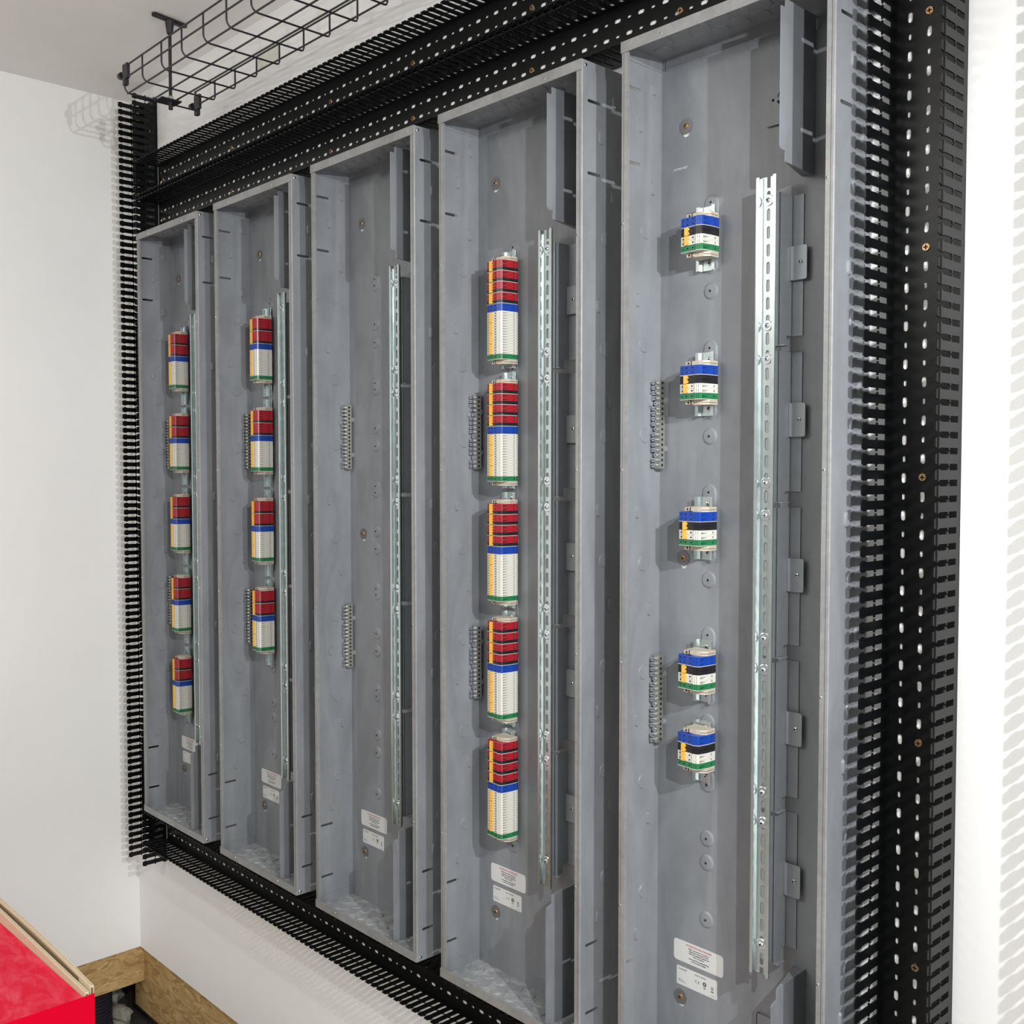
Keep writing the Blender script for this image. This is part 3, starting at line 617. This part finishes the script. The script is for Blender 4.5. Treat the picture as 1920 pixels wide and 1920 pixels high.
def jumper_mesh(n, w):
    key = (n, round(w, 5))
    if key in JM: return JM[key]
    b = MB(); L = n*w; b.box(-0.0120, -0.0060, -0.0503, -0.0460, -L + 0.0004, -0.0004)
    for i in range(n): b.box(-0.0061, -0.0042, -0.0502, -0.0470, -(i+0.75)*w, -(i+0.25)*w)
    b.m(M_YEL); b.mi = [0]*len(b.mi); o = b.build('jumper_bar', None); me = o.data; bpy.data.objects.remove(o); JM[key] = me; return me
def child(name, me, parent, loc, label=None):
    o = bpy.data.objects.new(name, me); sc.collection.objects.link(o); o.parent = parent; o.location = loc
    if label: o['label'] = label
    return o
def short_rail_mesh(L):
    b = MB(); h, i, k = 0.0175, 0.0125, 0.001; yf, yb = -0.0130, -0.0058
    for s in (-1, 1):
        b.box(min(s*h, s*i), max(s*h, s*i), yf, yf + k, -L, 0)
        b.prism([(s*i, yf), (s*(i-k), yf), (s*(i-k-0.001), yb), (s*(i-0.001), yb)], 'z', -L, 0)
    b.box(-i, i, yb - 0.0002, yb + 0.0006, -L, 0); return b
SM = {}
def strip(xi, ztop, rail_top, rail_len, secs, label, endw=0.0078):
    """secs: list of (kind, units, unit width, jumper). ztop = top of first coloured block"""
    root = empty('terminal_strip', (XS[xi] + XC, 0, DZ + rail_top), label, 'terminal strip', 'rows of rail mounted terminals')
    key = round(rail_len, 4)
    if key not in SM:
        o = short_rail_mesh(rail_len).build('short_rail', M_ZINC); SM[key] = o.data; bpy.data.objects.remove(o)
    child('short_rail', SM[key], root, (0, 0, 0))
    for z in (-0.0105, -rail_len + 0.0105): cap_screw('rail_screw', M_SCREW, root, (0.004, -0.0060, z), 0.0038, 0.0026, 0.0)
    z = ztop - rail_top
    child('end_stop', terminal_mesh('end', endw), root, (0, 0, z + endw), 'beige end stop')
    for grp in secs:
        j0 = z; nj = 0; wj = 0
        for kind, n, w in grp['u']:
            for _ in range(n):
                child('terminal', terminal_mesh(kind, w), root, (0, 0, z), kind + ' terminal'); z -= w
            nj += n; wj += n*w
        if grp.get('j'): child('jumper_bar', jumper_mesh(grp.get('teeth', nj), wj/grp.get('teeth', nj)), root, (0, 0, j0), 'yellow jumper bar')
        if grp.get('p'): child('end_plate', terminal_mesh('plate', 0.0007), root, (0, 0, z), 'end plate with its lit edge painted pale'); z -= 0.0007
    child('end_stop', terminal_mesh('end', endw), root, (0, 0, z), 'beige end stop')
    return root
R4 = {'u': [('red', 2, 0.0067), ('black', 1, 0.0058)], 'j': 1, 'teeth': 4, 'p': 1}
W4 = {'u': [('white', 4, 0.00487)], 'j': 1, 'p': 0}
E4S = [R4]*4 + [{'u': [('blue', 2, 0.0070)], 'p': 1}] + [W4]*4 + [{'u': [('green', 1, 0.0089)], 'p': 1}]
R6 = {'u': [('red', 4, 0.0062), ('black', 1, 0.0054)], 'j': 1, 'teeth': 6, 'p': 1}
W6 = {'u': [('white', 6, 0.00532)], 'j': 1, 'p': 0}
E2S = [R6]*2 + [{'u': [('blue', 2, 0.0071)], 'p': 1}] + [W6]*2 + [{'u': [('green', 1, 0.0090)], 'p': 1}]
E5S = [{'u': [('blue', 2, 0.0072)], 'p': 1}, {'u': [('black', 2, 0.0065)], 'j': 1, 'teeth': 2}, {'u': [('white', 2, 0.0073)], 'j': 1, 'teeth': 2}, {'u': [('green', 1, 0.0090)], 'p': 1}]
P5 = ['topmost', 'second from top', 'middle', 'second from bottom', 'lowest']; P4 = ['topmost', 'second from top', 'third from top', 'lowest']
for k in range(5):
    zt = (1.3534, 1.1261, 0.9003, 0.6725, 0.4430)[k]
    strip(0, zt, 1.3785 - 0.2262*k, 0.2190, E2S, 'the %s of five red, blue and white terminal strips in the leftmost enclosure' % P5[k])
for k in range(4):
    zt = (1.3482, 1.1225, 0.8983, 0.6747)[k]
    strip(1, zt, 1.3785 - 0.2262*k, 0.2190, E2S, 'the %s of four red, blue and white terminal strips in the second enclosure' % P4[k])
for k in range(5):
    zt = (1.3605, 1.1351, 0.9120, 0.6908, 0.4650)[k]
    strip(3, zt, 1.3837 - 0.2253*k, 0.2185, E4S, 'the %s of five long red and white terminal strips in the fourth enclosure' % P5[k])
for k in range(5):
    zt = (1.3611, 1.1350, 0.9095, 0.6857, 0.5625)[k]; rt = (1.3837, 1.1581, 0.9323, 0.7066, 0.5781)[k]
    strip(4, zt, rt, 0.0990, E5S, 'the %s of five short blue topped terminal strips in the rightmost enclosure' % P5[k])

# ------------------------------------------------------------------ earth bars
def make_bar():
    root = empty('earth_bar', (XS[0], 0, DZ)); L = 0.1435; y0, y1 = -0.0090, -0.0215; x0, x1 = 0.0062, 0.0165
    b = MB(); b.mats = [M_TIN, M_HOLE]; b.box(x0, x1, y1, y0, -L, 0)
    b.cur = 1
    for i in range(17): b.cyl(((y0+y1)/2, -0.0055 - i*0.0083), 'x', 0.0024, 0.0024, x1 - 0.0005, x1 + 0.00012, 12)
    b.build('bar', None, root)
    for z in (-0.033, -0.112):
        MB().cyl((0.0115, z), 'y', 0.0060, 0.0060, -0.0022, y0, 16).build('standoff', M_ENC, root)
    for i in range(17):
        s = MB(); s.mats = [M_SCREW, M_HOLE]; h = 0.0085 if i not in (4, 9, 14) else 0.003
        s.cyl((0, 0), 'y', 0.0026, 0.0026, 0, -h*0.6, 12, (False, False)); s.cyl((0, 0), 'y', 0.0038, 0.0036, -h*0.6, -h, 14)
        s.cur = 1; s.box(-0.0028, 0.0028, -h - 0.0001, -h + 0.0003, -0.0004, 0.0004)
        s.build('screw', None, root, (0.0108 - 0.0015, y1, -0.0055 - i*0.0083))
    return root
bar0 = make_bar(); TREE = tree_of()
first = True
for i in range(5):
    for k, z in enumerate((1.1205, 0.6725)):
        c = bar0 if first else copy_tree(bar0, None, TREE); first = False
        c.location = (XS[i], 0, DZ + z)
        tag(c, '%s screw terminal earth bar at the left side of the %s enclosure' % (('upper', 'lower')[k], ORD[i]), 'earth bar', 'metal earth bars with rows of screws')

# ------------------------------------------------------------------ wire basket tray under the ceiling
def make_basket():
    Zb = 1.899; ys, yw = -0.272, -0.086; x0 = 0.2095; n = 15; pitch = 0.1032; x1 = x0 + pitch*n + 0.03
    root = empty('wire_basket_tray', (x0, -0.18, DZ + Zb), 'black wire mesh cable basket hung under the ceiling at upper left', 'cable basket')
    o = Vector((-x0, 0.18, -Zb))
    b = MB(lambda x, y, z: (x + o.x, y + o.y, z + o.z)); r = 0.0021
    zr, zw = 1.9610, 1.9465
    for y, z in ((ys, zr), (ys, 1.9325), (-0.262, Zb + 0.001), (-0.2, Zb + 0.001), (-0.155, Zb + 0.001), (yw, zw), (yw + 0.0, Zb + 0.012)):
        b.map_ = None
        xa = x0 - 0.006
        b2 = [(xa, y, z), ((xa + x1)/2, y, z), (x1, y, z)]
        b.add(*tube_data(b2, r), True)
    for i in range(n + 1):
        x = x0 + i*pitch; R = 0.016
        pts = [(x, ys, zr)] + [(x, ys, Zb + R)] + [(x, ys + R - R*math.cos(a), Zb + R - R*math.sin(a)) for a in (PI/8, PI/4, 3*PI/8, PI/2)]
        R2 = 0.006
        pts += [(x, yw - R2 + R2*math.sin(a), Zb + R2 - R2*math.cos(a)) for a in (0, PI/4, PI/2)] + [(x, yw, zw)]
        b.add(*tube_data(pts, r), True)
    b.build('wire_mesh', M_WIRE, root)
    def lo(x, y, z): return (x - x0, y + 0.18, z - Zb)
    # joining clips on the cut end
    for (y, z, s) in ((ys, 1.945, -1), (yw, 1.915, 1)):
        c = MB(); c.box(-0.004, 0.024, -0.0035, 0.0035, -0.016, 0.020).box(-0.020, -0.004, -0.0025, 0.0025, -0.004, 0.004).cyl((0, -0.001), 'x', 0.008, 0.008, -0.026, -0.014, 14).box(0.000, 0.014, -0.005, 0.005, -0.030, -0.016)
        c.build('joining_clip', M_WIRE, root, lo(x0, y, z))
    rx, ry = 0.2392, -0.168
    MB().cyl((0, 0), 'z', 0.0042, 0.0042, -0.012, 2.0979 - Zb - 0.02, 14).build('threaded_rod', M_WIRE, root, lo(rx, ry, Zb))
    k = MB(); k.prism(rrect(-0.022, 0.022, -0.033, 0.020, 0.003), 'z', -0.0075, -0.0045); k.cyl((0, 0), 'z', 0.009, 0.009, -0.0125, -0.0075, 6); k.cyl((0, 0), 'z', 0.0055, 0.0055, -0.024, -0.0125, 14)
    k.build('support_plate', M_WIRE, root, lo(rx, ry, Zb))
    k = MB().cyl((0, 0), 'z', 0.008, 0.0065, -0.0015, 0.008, 14); k.build('nut', M_ZINC, root, lo(rx, ry, Zb))
    h = MB(); top = 2.0979 - Zb - 0.0012
    h.prism(stadium(0, 0, 0.016, 0.098, 6), 'z', top - 0.006, top); h.cyl((0, 0), 'z', 0.0075, 0.0115, top - 0.036, top - 0.006, 16); h.box(-0.006, 0.006, 0.012, 0.040, top - 0.008, top - 0.004)
    q = h.build('ceiling_bracket', M_WIRE, root, lo(rx, ry, Zb)); q.rotation_euler = (0, 0, math.radians(9))
    return root
def tube_data(pts, r, n=8):
    t = MB(); t.tube(pts, r, n); return t.v, [tuple(f) for f in t.f]
make_basket()

# pale plate on the wall behind the basket
b = MB().prism([(0.3760, 1.9740), (0.4780, 1.9740), (0.4780, 2.0180), (0.3760, 2.0180)], 'y', -0.0014, -0.0001); b.box(0.380, 0.474, -0.0022, -0.0014, 1.9790, 1.9805)
tag(b.build('blank_wall_plate', M_PATCH, loc=(0, 0, DZ)), 'small pale plate on the wall seen through the wire basket', 'wall plate')

# ------------------------------------------------------------------ red cardboard box in the foreground
BX, BY, BZ = 1.0583, -0.7029, 0.1236 + DZ
def make_box():
    L, Wd = 1.15, 0.20
    root = empty('cardboard_box', (BX, BY, 0), 'red cardboard box with raw corrugated edges standing in the lower left corner', 'box')
    b = MB(); zt = BZ - 0.008
    b.box(-L, 0, -Wd, -0.016, 0.0, zt - 0.045); b.build('carton', M_REDSIDE, root)
    # top flap: slightly dished sheet
    vs = []; fs = []; nx, ny = 16, 8
    for i in range(nx + 1):
        for j in range(ny + 1):
            x = -L + L*i/nx; y = -Wd + (Wd - 0.017)*j/ny
            dz = -0.030*(1 - i/nx)*(j/ny) - 0.004*math.sin(PI*i/nx)*math.sin(PI*j/ny)
            vs.append((x, y, zt + dz - 0.0))
    for i in range(nx):
        for j in range(ny): fs.append((i*(ny+1)+j, (i+1)*(ny+1)+j, (i+1)*(ny+1)+j+1, i*(ny+1)+j+1))
    f = MB(); f.add(vs, fs, True); f.build('top_flap', M_REDBOX, root)['label'] = 'scuffed shiny red top'
    # two corrugated boards standing along the far edge, flutes visible on their top edges
    for j, (y0, dz, xe) in enumerate(((-0.0160, 0.009, 0.0), (-0.0072, 0.016, -0.002))):
        c = MB(); c.mats = [M_KRAFT, M_FLUTE_GAP]; th = 0.0066; z1 = BZ - 0.008 + dz
        def bow(x): return 0.004*math.sin(PI*min(1, -x/0.55)) if j else 0.0
        n = 60
        for k in range(n):
            xa, xb = xe - L*k/n, xe - L*(k+1)/n
            for o0, o1 in ((0, 0.0011), (th - 0.0011, th)):
                ya, yb = y0 + bow(xa), y0 + bow(xb)
                c.add([(xa, ya+o0, 0.02), (xb, yb+o0, 0.02), (xb, yb+o1, 0.02), (xa, ya+o1, 0.02), (xa, ya+o0, z1), (xb, yb+o0, z1), (xb, yb+o1, z1), (xa, ya+o1, z1)],
                      [(4, 5, 6, 7), (0, 1, 5, 4), (2, 3, 7, 6), (1, 2, 6, 5), (0, 3, 7, 4)])
        c.cur = 1; m = int(L/0.0080)
        for k in range(m*2):
            xa = xe - 0.0040*k - 0.001; xb = xa - 0.0040; ya = y0 + bow(xa) + (0.0009 if k % 2 else th - 0.0009); yb = y0 + bow(xb) + (th - 0.0009 if k % 2 else 0.0009)
            c.cur = 0
            c.add([(xa, ya, z1 - 0.06), (xb, yb, z1 - 0.06), (xb, yb, z1 - 0.0002), (xa, ya, z1 - 0.0002), (xa - 0.0014, ya, z1 - 0.0002), (xb - 0.0014, yb, z1 - 0.0002)], [(0, 1, 2, 3), (3, 2, 5, 4)])
        c.cur = 1; c.box(xe - L, xe - 0.0002, y0 + 0.0012, y0 + th - 0.0012, 0.02, z1 - 0.004)
        c.build('board_edge', None, root)['label'] = 'raw kraft corrugated edge'
    e = MB(); e.box(0.0005, 0.0012, -Wd, -0.0010, 0.0, BZ - 0.004); e.build('end_panel', M_REDSIDE, root)
    return root
make_box()
